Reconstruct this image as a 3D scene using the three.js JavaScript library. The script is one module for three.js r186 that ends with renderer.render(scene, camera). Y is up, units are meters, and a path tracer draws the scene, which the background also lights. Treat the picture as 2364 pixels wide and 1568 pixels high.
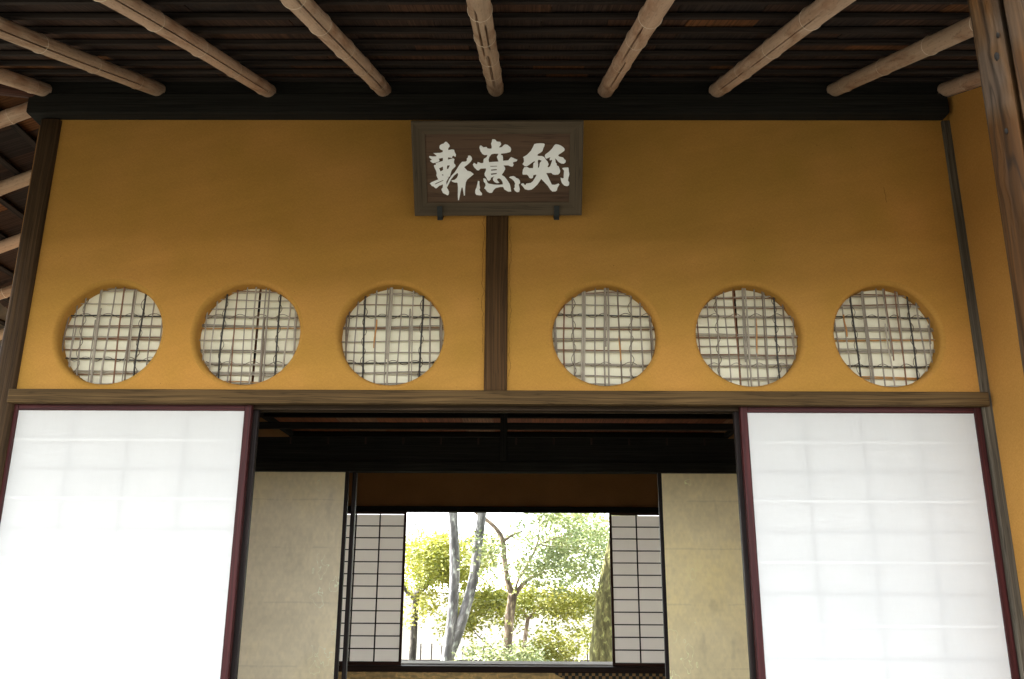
import * as THREE from 'three';
import { RoundedBoxGeometry } from 'three/addons/geometries/RoundedBoxGeometry.js';
import { mergeGeometries } from 'three/addons/utils/BufferGeometryUtils.js';

// ---------------------------------------------------------------- camera, sky, sun, exposure
const scene = new THREE.Scene();
const renderer = new THREE.WebGLRenderer({ antialias: true });
renderer.setSize(1024, 679);
renderer.toneMapping = THREE.LinearToneMapping;
renderer.toneMappingExposure = 11.0;
renderer.shadowMap.enabled = true;

const camera = new THREE.PerspectiveCamera(42.653, 1024 / 679, 0.05, 2000);
camera.position.set(0.0946, 1.5784, 3.3739);
camera.rotation.order = 'YXZ';
camera.rotation.set(THREE.MathUtils.degToRad(15.919), THREE.MathUtils.degToRad(0.508), THREE.MathUtils.degToRad(0.302));
camera.updateMatrixWorld(true);
camera.updateProjectionMatrix();

const SUN = new THREE.Vector3(-0.54, 0.80, -0.24).normalize();
const sun = new THREE.DirectionalLight(new THREE.Color(1.0, 0.95, 0.87), 3.4);
sun.position.copy(SUN).multiplyScalar(40).add(new THREE.Vector3(0, 0, -3));
sun.target.position.set(0, 0, -3);
sun.castShadow = true;
sun.shadow.mapSize.set(4096, 4096);
Object.assign(sun.shadow.camera, { left: -30, right: 30, top: 30, bottom: -30, near: 1, far: 120 });
sun.shadow.radius = 1.5;
scene.add(sun, sun.target);

{ // hazy summer sky: pale towards the horizon and round the sun, soft blue overhead
  const W = 256, H = 128, d = new Float32Array(W * H * 4), v = new THREE.Vector3();
  for (let j = 0; j < H; j++) for (let i = 0; i < W; i++) {
    const lat = ((j + 0.5) / H - 0.5) * Math.PI, lon = ((i + 0.5) / W - 0.5) * 2 * Math.PI;
    v.set(Math.cos(lat) * Math.cos(lon), Math.sin(lat), Math.cos(lat) * Math.sin(lon));
    const h = Math.max(0, v.y), t = Math.pow(1 - h, 2.2), c = Math.max(0, v.dot(SUN)), g = 0.16 * Math.pow(c, 6) + 0.4 * Math.pow(c, 40);
    const k = (j * W + i) * 4;
    d[k] = 0.31 + 0.40 * t + g; d[k + 1] = 0.36 + 0.36 * t + g * 0.97; d[k + 2] = 0.43 + 0.28 * t + g * 0.9; d[k + 3] = 1;
  }
  const sky = new THREE.DataTexture(d, W, H, THREE.RGBAFormat, THREE.FloatType);
  sky.mapping = THREE.EquirectangularReflectionMapping; sky.magFilter = sky.minFilter = THREE.LinearFilter; sky.needsUpdate = true;
  scene.background = sky; scene.environment = sky;
}

// ---------------------------------------------------------------- helpers
let seed = 20240607;
const rnd = () => { seed |= 0; seed = (seed + 0x6D2B79F5) | 0; let t = Math.imul(seed ^ (seed >>> 15), 1 | seed); t = (t + Math.imul(t ^ (t >>> 7), 61 | t)) ^ t; return ((t ^ (t >>> 14)) >>> 0) / 4294967296; };
const rr = (a, b) => a + (b - a) * rnd();
const V = (x, y, z) => new THREE.Vector3(x, y, z);
const used = {};
const numbered = n => { used[n] = (used[n] ?? -1) + 1; return used[n] ? n + '_' + String(used[n]).padStart(3, '0') : n; };
function tag(o, label, category, group, kind) {
  if (label) o.userData.label = label;
  if (category) o.userData.category = category;
  if (group) o.userData.group = group;
  if (kind) o.userData.kind = kind;
  return o;
}
function mesh(name, geo, mat, parent) {
  const m = new THREE.Mesh(geo, mat); m.castShadow = m.receiveShadow = true;
  m.name = parent ? name : numbered(name); (parent || scene).add(m); return m;
}
function thing(name, label, category, group, pos) {
  const g = new THREE.Group(); g.name = numbered(name); scene.add(g); if (pos) g.position.copy(pos);
  return tag(g, label, category, group);
}
// periodic value noise
const PERM = new Uint8Array(512); { const a = [...Array(256).keys()]; for (let i = 255; i > 0; i--) { const j = Math.floor(rnd() * (i + 1)); [a[i], a[j]] = [a[j], a[i]]; } for (let i = 0; i < 512; i++) PERM[i] = a[i & 255]; }
function pn(x, y, px, py) {
  const xi = Math.floor(x), yi = Math.floor(y), fx = x - xi, fy = y - yi, u = fx * fx * (3 - 2 * fx), w = fy * fy * (3 - 2 * fy);
  const h = (a, b) => PERM[PERM[((a % px) + px) % px & 255] + (((b % py) + py) % py & 255)] / 255;
  return (h(xi, yi) * (1 - u) + h(xi + 1, yi) * u) * (1 - w) + (h(xi, yi + 1) * (1 - u) + h(xi + 1, yi + 1) * u) * w;
}
function fbm(x, y, px, py, o = 4) { let s = 0, a = 0.5, n = 0; for (let i = 0; i < o; i++) { s += a * pn(x, y, px, py); n += a; x *= 2; y *= 2; px *= 2; py *= 2; a *= 0.5; } return s / n; }
function tex(w, h, fn, srgb = true) { // fn(u, v) -> [r, g, b] 0..1
  const d = new Uint8Array(w * h * 4);
  for (let j = 0; j < h; j++) for (let i = 0; i < w; i++) { const c = fn(i / w, j / h), k = (j * w + i) * 4; for (let q = 0; q < 3; q++) d[k + q] = Math.max(0, Math.min(255, c[q] * 255)); d[k + 3] = 255; }
  const t = new THREE.DataTexture(d, w, h); t.wrapS = t.wrapT = THREE.RepeatWrapping; t.magFilter = THREE.LinearFilter; t.minFilter = THREE.LinearMipmapLinearFilter; t.generateMipmaps = true;
  if (srgb) t.colorSpace = THREE.SRGBColorSpace; t.needsUpdate = true; return t;
}
const rep = (t, x, y) => { const c = t.clone(); c.repeat.set(x, y); c.needsUpdate = true; return c; };
const lin = (r, g, b) => new THREE.Color().setRGB(r, g, b);
const std = (c, roughness = 0.8, o = {}) => new THREE.MeshStandardMaterial({ color: c, roughness, ...o });
// uv in metres with the grain (u) along the longest side or the given axis
function grainUV(g, axis) {
  g.computeBoundingBox(); const s = g.boundingBox.getSize(V()), ar = [s.x, s.y, s.z]; axis ??= ar.indexOf(Math.max(...ar));
  const p = g.attributes.position, n = g.attributes.normal, uv = new Float32Array(p.count * 2), off = rnd() * 7, off2 = rnd() * 5, o = [0, 1, 2].filter(i => i !== axis);
  for (let i = 0; i < p.count; i++) {
    const c = [p.getX(i), p.getY(i), p.getZ(i)], m = [Math.abs(n.getX(i)), Math.abs(n.getY(i)), Math.abs(n.getZ(i))];
    uv[2 * i] = c[axis] + off; uv[2 * i + 1] = (m[o[0]] > m[o[1]] ? c[o[1]] + 0.37 : c[o[0]]) + off2;
  }
  g.setAttribute('uv', new THREE.BufferAttribute(uv, 2)); return g;
}
// a timber between two corners, chamfered
function timber(x0, x1, y0, y1, z0, z1, r = 0.006, axis) {
  const w = x1 - x0, h = y1 - y0, d = z1 - z0, g = new RoundedBoxGeometry(w, h, d, 2, Math.min(r, w * 0.45, h * 0.45, d * 0.45));
  g.translate((x0 + x1) / 2, (y0 + y1) / 2, (z0 + z1) / 2); return grainUV(g, axis);
}
function plain(x0, x1, y0, y1, z0, z1, axis) {
  const g = new THREE.BoxGeometry(x1 - x0, y1 - y0, z1 - z0); g.translate((x0 + x1) / 2, (y0 + y1) / 2, (z0 + z1) / 2); return grainUV(g, axis);
}
// a swept round: pts, radius(t, angle), angles list or count
function sweep(pts, radius, seg = 12, { closed = true, angles } = {}) {
  const A = angles || Array.from({ length: seg }, (_, i) => i / seg * 2 * Math.PI), N = pts.length, M = A.length, pos = [], uv = [], idx = [];
  let up = V(0, 1, 0), len = 0; const T = V(), X = V(), Y = V();
  const t0 = pts[1].clone().sub(pts[0]).normalize(); if (Math.abs(t0.dot(up)) > 0.9) up = V(0, 0, 1);
  X.crossVectors(up, t0).normalize();
  for (let i = 0; i < N; i++) {
    T.copy(pts[Math.min(N - 1, i + 1)]).sub(pts[Math.max(0, i - 1)]).normalize();
    X.addScaledVector(T, -X.dot(T)).normalize(); Y.crossVectors(T, X);
    if (i) len += pts[i].distanceTo(pts[i - 1]);
    for (let k = 0; k <= M; k++) {
      const a = A[k % M], r = radius(i / (N - 1), a, i);
      pos.push(pts[i].x + r * (Math.cos(a) * X.x + Math.sin(a) * Y.x), pts[i].y + r * (Math.cos(a) * X.y + Math.sin(a) * Y.y), pts[i].z + r * (Math.cos(a) * X.z + Math.sin(a) * Y.z));
      uv.push(len, (k === M ? 2 * Math.PI : a) * radius(0, 0, 0));
    }
  }
  const R = M + 1;
  for (let i = 0; i < N - 1; i++) for (let k = 0; k < M; k++) { const a = i * R + k, b = a + R; idx.push(a, a + 1, b, b, a + 1, b + 1); }
  if (closed) for (const [i, flip] of [[0, 1], [N - 1, 0]]) {
    const c = pos.length / 3; pos.push(pts[i].x, pts[i].y, pts[i].z); uv.push(i ? len : 0, 0);
    for (let k = 0; k < M; k++) flip ? idx.push(c, i * R + k + 1, i * R + k) : idx.push(c, i * R + k, i * R + k + 1);
  }
  const g = new THREE.BufferGeometry(); g.setAttribute('position', new THREE.Float32BufferAttribute(pos, 3)); g.setAttribute('uv', new THREE.Float32BufferAttribute(uv, 2)); g.setIndex(idx); g.computeVertexNormals(); return g;
}
const curve = (pts, n) => new THREE.CatmullRomCurve3(pts).getPoints(n);
// a pixel of the 2364 x 1568 view of the photograph gives a direction; the plane z gives the distance
function pix(u, v, z) {
  const d = V(u / 2364 * 2 - 1, 1 - v / 1568 * 2, 0.5).unproject(camera).sub(camera.position);
  return camera.position.clone().addScaledVector(d, (z - camera.position.z) / d.z);
}

// ---------------------------------------------------------------- textures and materials
const T_grain = tex(512, 512, (u, v) => {
  const w = 0.06 * fbm(u * 2, v * 3, 2, 3, 3), a = fbm(u * 3, (v + w) * 48, 3, 48, 3), b = fbm(u * 6, v * 150, 6, 150, 2), m = fbm(u * 3, v * 4, 3, 4, 3);
  const s = 0.42 + 0.5 * a * (0.6 + 0.8 * m) + 0.16 * (b - 0.5) - 0.30 * Math.pow(Math.max(0, 1 - Math.abs(a - 0.42) * 14), 2);
  const q = 0.66 + 0.62 * (s - 0.62); return [q, q, q];
});
const T_grainBump = tex(512, 512, (u, v) => { const w = 0.06 * fbm(u * 2, v * 3, 2, 3, 3), s = 0.6 * fbm(u * 3, (v + w) * 48, 3, 48, 3) + 0.4 * fbm(u * 6, v * 150, 6, 150, 2); return [s, s, s]; }, false);
const T_soft = tex(512, 512, (u, v) => { const w = 0.05 * fbm(u * 2, v * 3, 2, 3, 3), a = fbm(u * 2, (v + w) * 30, 2, 30, 3), m = fbm(u * 3, v * 3, 3, 3, 4), l = Math.max(0, 1 - Math.abs(a - 0.36) * 26); const s = 0.80 + 0.16 * (a - 0.5) + 0.16 * (m - 0.5) - 0.12 * l; return [s, s * 0.99, s * 0.98]; });
const T_bamboo = tex(512, 512, (u, v) => { const a = fbm(u * 3, v * 3, 3, 3, 4), st = fbm(u * 2, v * 46, 2, 46, 3), bl = Math.max(0, fbm(u * 7, v * 5, 7, 5, 4) - 0.56), sp = fbm(u * 60, v * 40, 60, 40, 2); const s = 0.84 + 0.22 * (a - 0.5) + 0.12 * (st - 0.5) - 0.5 * bl - (sp > 0.72 ? 0.08 : 0); return [s * 1.01, s * (0.985 - 0.25 * bl), s * (0.97 - 0.4 * bl)]; });
const T_patch = tex(256, 256, (u, v) => { const a = fbm(u * 4, v * 4, 4, 4, 5); const s = 0.82 + 0.42 * (a - 0.5); return [s, s, s]; });
const T_plaster = tex(1024, 1024, (u, v) => {
  const a = fbm(u * 5, v * 5, 5, 5, 4), s = fbm(u * 160, v * 160, 160, 160, 2), t = pn(u * 300, v * 300, 300, 300);
  const k = 0.87 + 0.08 * (a - 0.5) + 0.06 * (s - 0.5) + 0.05 * (t - 0.5);
  return [k, k * 0.995, k * (0.97 + 0.05 * s)];
});
// one unrepeated coat of plaster (1 mm a pixel): mottling, faint trowel sweeps, grit, a few specks and hairlines
function coat(s, cracks) {
  const W = 1948, H = 1340, specks = []; for (let i = 0; i < 46; i++) specks.push([rnd(), rnd(), 0.6 + 1.6 * rnd() * rnd(), rnd() < 0.75 ? -0.32 : 0.25]);
  const t = tex(W, H, (u, v) => {
    const x = u * 1.95, y = v * 1.34, big = fbm(x * 1.3 + s, y * 1.3, 64, 64, 3), mid = fbm(x * 6 + s, y * 5, 64, 64, 3), sweep = fbm(x * 2 + y * 5 + s, y * 26 - x * 7, 64, 64, 2), grit = pn(x * 420, y * 420, 1024, 1024), g2 = pn(x * 190, y * 190, 512, 512);
    let k = 0.87 + 0.07 * (big - 0.5) + 0.06 * (mid - 0.5) + 0.035 * (sweep - 0.5) + 0.055 * (grit - 0.5) + 0.04 * (g2 - 0.5), r = 1 + 0.05 * (big - 0.5) + 0.03 * (mid - 0.5);
    for (const [cx, y0, y1] of cracks) if (y > y0 && y < y1 && Math.abs(x - cx - 0.004 * (fbm(y * 30 + s, cx, 64, 64, 3) - 0.5) * 4) < 0.0011) k -= 0.22;
    return [k * r, k, k * (0.96 + 0.10 * (mid - 0.5))];
  });
  const d = t.image.data; for (const [a, c, r, dk] of specks) { const X = a * W, Y = c * H; for (let j = Math.floor(Y - r); j <= Y + r; j++) for (let i = Math.floor(X - r); i <= X + r; i++) if (i >= 0 && j >= 0 && i < W && j < H && Math.hypot(i - X, j - Y) <= r) for (let q = 0; q < 3; q++) { const o = (j * W + i) * 4 + q; d[o] = Math.max(0, Math.min(255, d[o] * (1 + dk))); } }
  t.repeat.set(1 / 1.95, 1 / 1.34); t.needsUpdate = true; return t;
}
const T_plasterBump = tex(1024, 1024, (u, v) => { const s = 0.5 * fbm(u * 150, v * 150, 150, 150, 2) + 0.35 * pn(u * 330, v * 330, 330, 330) + 0.5 * fbm(u * 9, v * 9, 9, 9, 3); return [s * 0.74, s * 0.74, s * 0.74]; }, false);
const T_fibre = tex(512, 512, (u, v) => { const a = fbm(u * 7, v * 90, 7, 90, 2), b = fbm(u * 80, v * 9, 80, 9, 2), c = fbm(u * 3, v * 3, 3, 3, 3); const s = 0.95 + 0.006 * (a - 0.5) + 0.006 * (b - 0.5) + 0.03 * (c - 0.5); return [s, s, s]; });
const T_bark = tex(512, 512, (u, v) => { const a = fbm(u * 8, v * 14, 8, 14, 4), b = fbm(u * 3, v * 3, 3, 3, 3), l = Math.max(0, fbm(u * 10 + 3, v * 10, 10, 10, 3) - 0.55) * 3; const s = 0.35 + 0.6 * a * b * 1.6; return [s + l * 0.45, s + l * 0.5, s + l * 0.45]; });
const T_ground = tex(1024, 1024, (u, v) => { const a = fbm(u * 6, v * 6, 6, 6, 5), s = fbm(u * 200, v * 200, 200, 200, 2); const k = 0.62 + 0.35 * (a - 0.5) + 0.35 * (s - 0.5); return [k, k * 0.97, k * 0.9]; });

const T_woodTile = rep(T_grain, 1, 3.2), T_woodTileB = rep(T_grainBump, 1, 3.2);
const matte = (c, roughness, o = {}) => new THREE.MeshPhysicalMaterial({ color: c, roughness, specularIntensity: 0.3, ...o });
const wood = (c, roughness = 0.75, o = {}) => matte(c, Math.min(1, roughness + 0.12), { map: T_woodTile, bumpMap: T_woodTileB, bumpScale: 0.0012, ...o });
const M = {
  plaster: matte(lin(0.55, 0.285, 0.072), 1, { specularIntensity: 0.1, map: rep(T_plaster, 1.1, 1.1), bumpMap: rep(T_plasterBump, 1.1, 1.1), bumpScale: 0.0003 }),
  plasterDim: matte(lin(0.34, 0.185, 0.075), 1, { specularIntensity: 0.1, map: rep(T_plaster, 1.1, 1.1) }),  // darker copy of the ochre plaster, dimness of the rooms put into colour
  darkWood: wood(lin(0.050, 0.042, 0.034), 0.62),
  soot: wood(lin(0.034, 0.032, 0.027), 0.85),
  brownWood: wood(lin(0.3, 0.16, 0.065), 0.7),
  lintel: wood(lin(0.195, 0.118, 0.048), 0.72),
  batten: wood(lin(0.06, 0.046, 0.041), 0.85),
  greyWood: wood(lin(0.62, 0.57, 0.5), 0.8),
  signWood: matte(lin(0.165, 0.105, 0.072), 0.85, { map: rep(T_soft, 1, 3), bumpMap: T_woodTileB, bumpScale: 0.0006 }),
  signFrame: matte(lin(0.15, 0.118, 0.082), 0.8, { map: rep(T_soft, 1, 3), bumpMap: T_woodTileB, bumpScale: 0.0006 }),
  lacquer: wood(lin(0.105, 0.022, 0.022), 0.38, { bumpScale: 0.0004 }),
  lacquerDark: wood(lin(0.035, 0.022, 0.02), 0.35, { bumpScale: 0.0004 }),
  iron: std(lin(0.014, 0.017, 0.018), 0.6, { metalness: 0.4 }),
  white: std(lin(0.93, 0.96, 0.99), 0.7),
  paper: new THREE.MeshPhysicalMaterial({ color: lin(0.95, 0.95, 0.94), roughness: 1, transmission: 0.48, thickness: 0, map: rep(T_fibre, 2.2, 2.2), side: THREE.DoubleSide }),
  paperOld: new THREE.MeshPhysicalMaterial({ color: lin(0.93, 0.89, 0.70), roughness: 1, transmission: 0.06, thickness: 0, map: rep(T_fibre, 3, 3), side: THREE.DoubleSide }),
  paperRear: new THREE.MeshPhysicalMaterial({ color: lin(0.84, 0.76, 0.66), roughness: 1, transmission: 0.18, thickness: 0, map: rep(T_fibre, 2.2, 2.2), side: THREE.DoubleSide }),
  kumiko: wood(lin(0.10, 0.06, 0.04), 0.7),
  bamboo: [lin(0.70, 0.52, 0.39), lin(0.60, 0.45, 0.33), lin(0.72, 0.52, 0.385)].map(c => matte(c, 0.8, { map: rep(T_bamboo, 1.1, 5), bumpMap: rep(T_grainBump, 0.8, 6), bumpScale: 0.0008 })),
  bambooRing: std(lin(0.70, 0.58, 0.45), 0.7),
  reeds: [lin(0.25, 0.215, 0.17), lin(0.36, 0.315, 0.25), lin(0.16, 0.12, 0.085), lin(0.19, 0.095, 0.05), lin(0.42, 0.20, 0.05)].map(c => std(c, 0.75)),
  reedDark: std(lin(0.035, 0.032, 0.028), 0.7),
  cord: std(lin(0.11, 0.08, 0.05), 0.9),
  shingles: [lin(0.10, 0.054, 0.038), lin(0.075, 0.045, 0.036), lin(0.14, 0.068, 0.042), lin(0.055, 0.038, 0.034), lin(0.28, 0.115, 0.045)].map(c => wood(c, 0.75)),
  ceiling: [lin(0.52, 0.17, 0.065), lin(0.60, 0.20, 0.07), lin(0.42, 0.14, 0.06), lin(0.66, 0.33, 0.17)].map(c => wood(c, 0.6)),
  tatami: std(lin(0.34, 0.30, 0.18), 0.85, { map: rep(T_fibre, 4, 4) }),
  stone: std(lin(0.30, 0.28, 0.25), 0.95, { map: rep(T_patch, 0.7, 0.7) }),
  ground: std(lin(0.17, 0.168, 0.145), 1, { map: rep(T_ground, 120, 120) }),
  roof: std(lin(0.16, 0.13, 0.1), 1, { map: rep(T_patch, 2, 2) }),
  bark: std(lin(0.66, 0.65, 0.66), 0.95, { map: rep(T_bark, 1.6, 2.2), bumpMap: rep(T_bark, 1.6, 2.2), bumpScale: 0.012 }),
  barkDark: std(lin(0.22, 0.19, 0.16), 0.95, { map: rep(T_bark, 2, 2.6), bumpMap: rep(T_bark, 2, 2.6), bumpScale: 0.014 }),
  barkTan: std(lin(0.62, 0.46, 0.36), 0.95, { map: rep(T_bark, 1.6, 2), bumpMap: rep(T_bark, 1.6, 2), bumpScale: 0.008 }),
  barkMoss: std(lin(0.42, 0.40, 0.16), 1, { map: rep(T_bark, 2, 2), bumpMap: rep(T_bark, 2, 2), bumpScale: 0.02 }),
};

const GLYPHS = [
  [[-2108,1083,-2059,1075,-1956,963,-1941,907,-2008,827,-2010,746,-1846,778,-1772,762,-1750,674,-1702,585,-1713,488,-1753,504,-1794,536,-1848,512,-1861,447,-1943,463,-2025,471,-2033,366,-1813,423,-1764,383,-1791,301,-1789,220,-1728,147,-1738,90,-1881,-41,-1916,-123,-1969,-295,-2003,-320,-2094,-320,-2095,-345,-2020,-344,-2115,-509,-2124,-517,-2124,-650,-2113,-765,-2065,-848,-2026,-948,-2046,-1056,-2088,-1078,-2268,-981,-2331,-840,-2271,-766,-2254,-625,-2427,-691,-2529,-783,-2579,-783,-2643,-716,-2717,-692,-2789,-593,-2721,-543,-2436,-427,-2476,-361,-2514,-255,-2495,-173,-2525,-58,-2595,89,-2598,146,-2535,162,-2510,170,-2528,227,-2450,252,-2234,317,-2223,455,-2413,414,-2374,341,-2416,293,-2615,239,-2672,260,-2752,325,-2669,365,-2773,463,-2788,511,-2738,514,-2640,495,-2492,503,-2475,528,-2603,633,-2332,641,-2225,673,-2223,754,-2304,778,-2352,842,-2341,931,-2282,979,-2175,1014],
   [-2399,24,-2240,93,-2236,-41,-2344,-104],
   [-2061,138,-1956,142,-2037,-8,-2081,0],
   [-2290,-222,-2232,-230,-2233,-271,-2283,-263],
   [-2607,-617,-2506,-559,-2241,-452,-2242,-476,-2507,-600,-2583,-630]],
  [[-2107,-650,-1989,-418,-1886,-270,-1768,-155,-1666,-8,-1563,155,-1454,277,-1298,286,-1247,334,-1254,407,-1196,464,-1203,521,-1129,529,-1065,464,-1049,383,-1100,294,-1234,172,-1384,66,-1255,-81,-1107,-122,-993,-220,-1093,-302,-1261,-434,-1321,-549,-1348,-715,-1365,-914,-1375,-1088,-1405,-1088,-1427,-914,-1449,-781,-1482,-740,-1516,-814,-1561,-997,-1625,-1281,-1650,-1281,-1655,-1080,-1640,-748,-1653,-583,-1677,-558,-1793,-550,-1875,-517,-1899,-476,-1774,-451,-1673,-369,-1621,-254,-1628,-172,-1669,-172,-1787,-262,-1922,-418,-2018,-600,-2100,-757]],
  [[-205,1172,-116,1168,-75,1140,-35,1085,112,1069,144,997,128,949,70,884,62,844,176,860,258,941,316,973,405,949,520,853,547,772,519,676,339,627,143,611,123,546,191,530,216,457,215,311,437,328,519,433,552,458,634,425,798,352,766,296,626,263,618,214,646,157,601,84,535,92,429,136,231,136,288,51,301,-14,238,-137,156,-243,180,-276,271,-334,370,-457,477,-622,510,-737,538,-933,419,-933,269,-845,220,-746,104,-738,-96,-788,-179,-862,-246,-979,-346,-984,-437,-937,-511,-838,-560,-797,-501,-689,-509,-598,-574,-532,-593,-400,-531,-400,-482,-441,-442,-557,-376,-614,-161,-652,54,-663,212,-647,196,-539,138,-441,72,-391,6,-391,-44,-433,-11,-507,58,-564,-28,-586,-127,-548,-193,-466,-192,-375,-126,-318,-43,-285,-175,-318,-291,-367,-295,-433,-367,-494,-425,-458,-457,-376,-530,-277,-538,-195,-470,-48,-486,18,-700,9,-784,-64,-841,-56,-963,66,-1008,164,-969,232,-855,167,-830,196,-812,261,-747,245,-681,216,-583,229,-564,392,-449,456,-407,562,-530,553,-611,594,-692,715,-731,843,-706,924,-657,924,-576,856,-445,868,-413,812,-315,796,-236,804,-229,892,-256,996,-222,1084],
   [-251,578,-152,602,36,602,-30,473,34,287,-155,278,-352,262,-368,359,-334,473],
   [-304,107,-27,113,-28,91,-301,83],
   [-280,-39,-41,-15,-42,-60,-264,-80],
   [-287,-198,-39,-175,-51,-219,-274,-252]],
  [[-814,-499,-765,-516,-766,-640,-743,-789,-769,-855,-728,-938,-663,-1004,-672,-1079,-747,-1088,-896,-1063,-937,-988,-927,-872,-876,-764,-844,-640]],
  [[466,-358,519,-325,634,-309,700,-333,742,-382,833,-415,899,-489,908,-596,850,-646,875,-737,897,-853,867,-952,784,-961,709,-911,659,-820,701,-762,692,-687,717,-613,667,-506,585,-424]],
  [[1496,975,1592,997,1725,1007,1872,997,1910,968,1896,903,1845,801,1817,699,1743,640,1655,596,1604,531,1671,497,1804,497,1886,458,1954,363,2030,275,2073,172,2025,54,2092,39,2151,98,2222,304,2222,356,2133,333,2125,377,2153,465,1983,399,1946,436,1926,509,1952,568,2098,670,2229,808,2302,925,2360,964,2449,954,2553,918,2672,838,2718,772,2704,707,2588,627,2478,561,2456,524,2501,473,2658,437,2711,371,2771,319,2765,253,2700,194,2595,202,2490,260,2400,363,2317,414,2348,334,2357,246,2402,187,2404,121,2486,76,2549,-93,2535,-182,2469,-242,2335,-254,2253,-234,2192,-175,1976,-180,2053,-331,2130,-495,2214,-666,2342,-674,2491,-621,2522,-658,2449,-778,2421,-898,2361,-936,2241,-936,2150,-853,2058,-704,1936,-577,1777,-413,1696,-540,1622,-645,1488,-779,1384,-855,1249,-873,1114,-840,1038,-735,955,-645,993,-608,1053,-608,1090,-668,1143,-678,1172,-615,1352,-593,1441,-525,1515,-406,1567,-317,1589,-243,1454,-265,1433,-376,1366,-406,1291,-369,1260,-302,1200,-243,1029,-240,1013,-184,1035,-51,1087,45,1199,60,1288,9,1452,9,1458,200,1517,245,1517,306,1421,259,1287,156,1184,94,1109,97,1019,178,1079,274,1071,406,1041,457,1196,545,1358,706,1445,866],
   [1643,333,1680,359,1791,311,1718,230,1697,83,1668,31,1643,39,1652,156,1636,274]],
  [[2636,3,2703,28,2867,33,2890,-4,2907,-137,2932,-226,2890,-375,2870,-494,2932,-576,2912,-688,2845,-721,2732,-695,2640,-598,2601,-509,2576,-382,2652,-412,2704,-397,2708,-256,2717,-93]]
];
// ---------------------------------------------------------------- setting: ground, floor
{
  const g = new THREE.PlaneGeometry(600, 600); g.rotateX(-Math.PI / 2);
  tag(mesh('ground', g, M.ground), 'pale sandy garden ground around the teahouse', 'ground', null, 'structure');
  tag(mesh('floor', plain(-1.96, 1.96, 0.42, 0.5, -4.9, -0.1), M.tatami), 'straw tatami floor inside the open rooms', 'floor', null, 'structure');
  tag(mesh('foundation', plain(-1.99, 2.04, 0.0, 0.418, -4.95, -0.06), M.stone), 'stone and clay base under the tatami rooms', 'foundation', null, 'structure');
}

// ---------------------------------------------------------------- front plaster wall with six round openings
const RW = 0.212, WINX = [-1.573, -1.010, -0.424, 0.441, 1.022, 1.580], WINY = 2.566;
function wallPanel(x0, x1, y0, y1, holes) {
  const s = new THREE.Shape(); s.moveTo(x0, y0); s.lineTo(x1, y0); s.lineTo(x1, y1); s.lineTo(x0, y1); s.closePath();
  for (const hx of holes) { const h = new THREE.Path(); h.absarc(hx, WINY, RW, 0, Math.PI * 2, true); s.holes.push(h); }
  const g = new THREE.ExtrudeGeometry(s, { depth: 0.05, bevelEnabled: true, bevelThickness: 0.02, bevelSize: 0.018, bevelOffset: -0.018, bevelSegments: 6, curveSegments: 72 });
  g.translate(0, 0, -0.07); return g;
}
const coated = (x0, s, cracks) => { const m = M.plaster.clone(), t = coat(s, cracks); t.offset.set(-x0 / 1.95, -2.285 / 1.34); m.map = t; return m; };
tag(mesh('plaster_wall', wallPanel(-1.95, -0.012, 2.285, 3.62, WINX.slice(0, 3)), coated(-1.95, 3.1, [[1.893, 0.2, 1.0]])), 'ochre plaster wall panel adjoining the dark corner post, three round openings', 'wall');
tag(mesh('plaster_wall', wallPanel(0.012, 1.965, 2.285, 3.62, WINX.slice(3)), coated(0.015, 17.7, [[0.041, 0.1, 0.75], [1.62, 0.86, 0.93]])), 'ochre plaster wall panel adjoining the ochre side wall, three round openings', 'wall');
{ // side wall coming forward, its top following the eave
  const s = new THREE.Shape(); s.moveTo(-0.012, 0.0); s.lineTo(-0.345, 0.0); s.lineTo(-0.345, 3.64 - 0.416 * 0.345); s.lineTo(-0.012, 3.635); s.closePath();
  const g = new THREE.ExtrudeGeometry(s, { depth: 0.1, bevelEnabled: false }); g.rotateY(Math.PI / 2); g.translate(1.948, 0, 0);
  tag(mesh('side_wall', g, M.plaster), 'plain ochre plaster side wall meeting the front wall at a right angle', 'wall');
}
tag(mesh('interior_wall', plain(-2.05, -1.95, 0.42, 3.6, -4.9, -0.08), M.plasterDim), 'ochre inner wall beyond the sliding screen by the corner post', 'wall');
tag(mesh('interior_wall', plain(1.95, 2.05, 0.42, 3.6, -4.9, -0.08), M.plasterDim), 'ochre inner wall behind the screens by the side wall', 'wall');
tag(mesh('rear_wall', plain(-1.95, 1.95, 2.3, 2.9, -5.0, -4.93), M.plasterDim), 'plaster strip above the garden window, darkened to look dim', 'wall');

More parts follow.
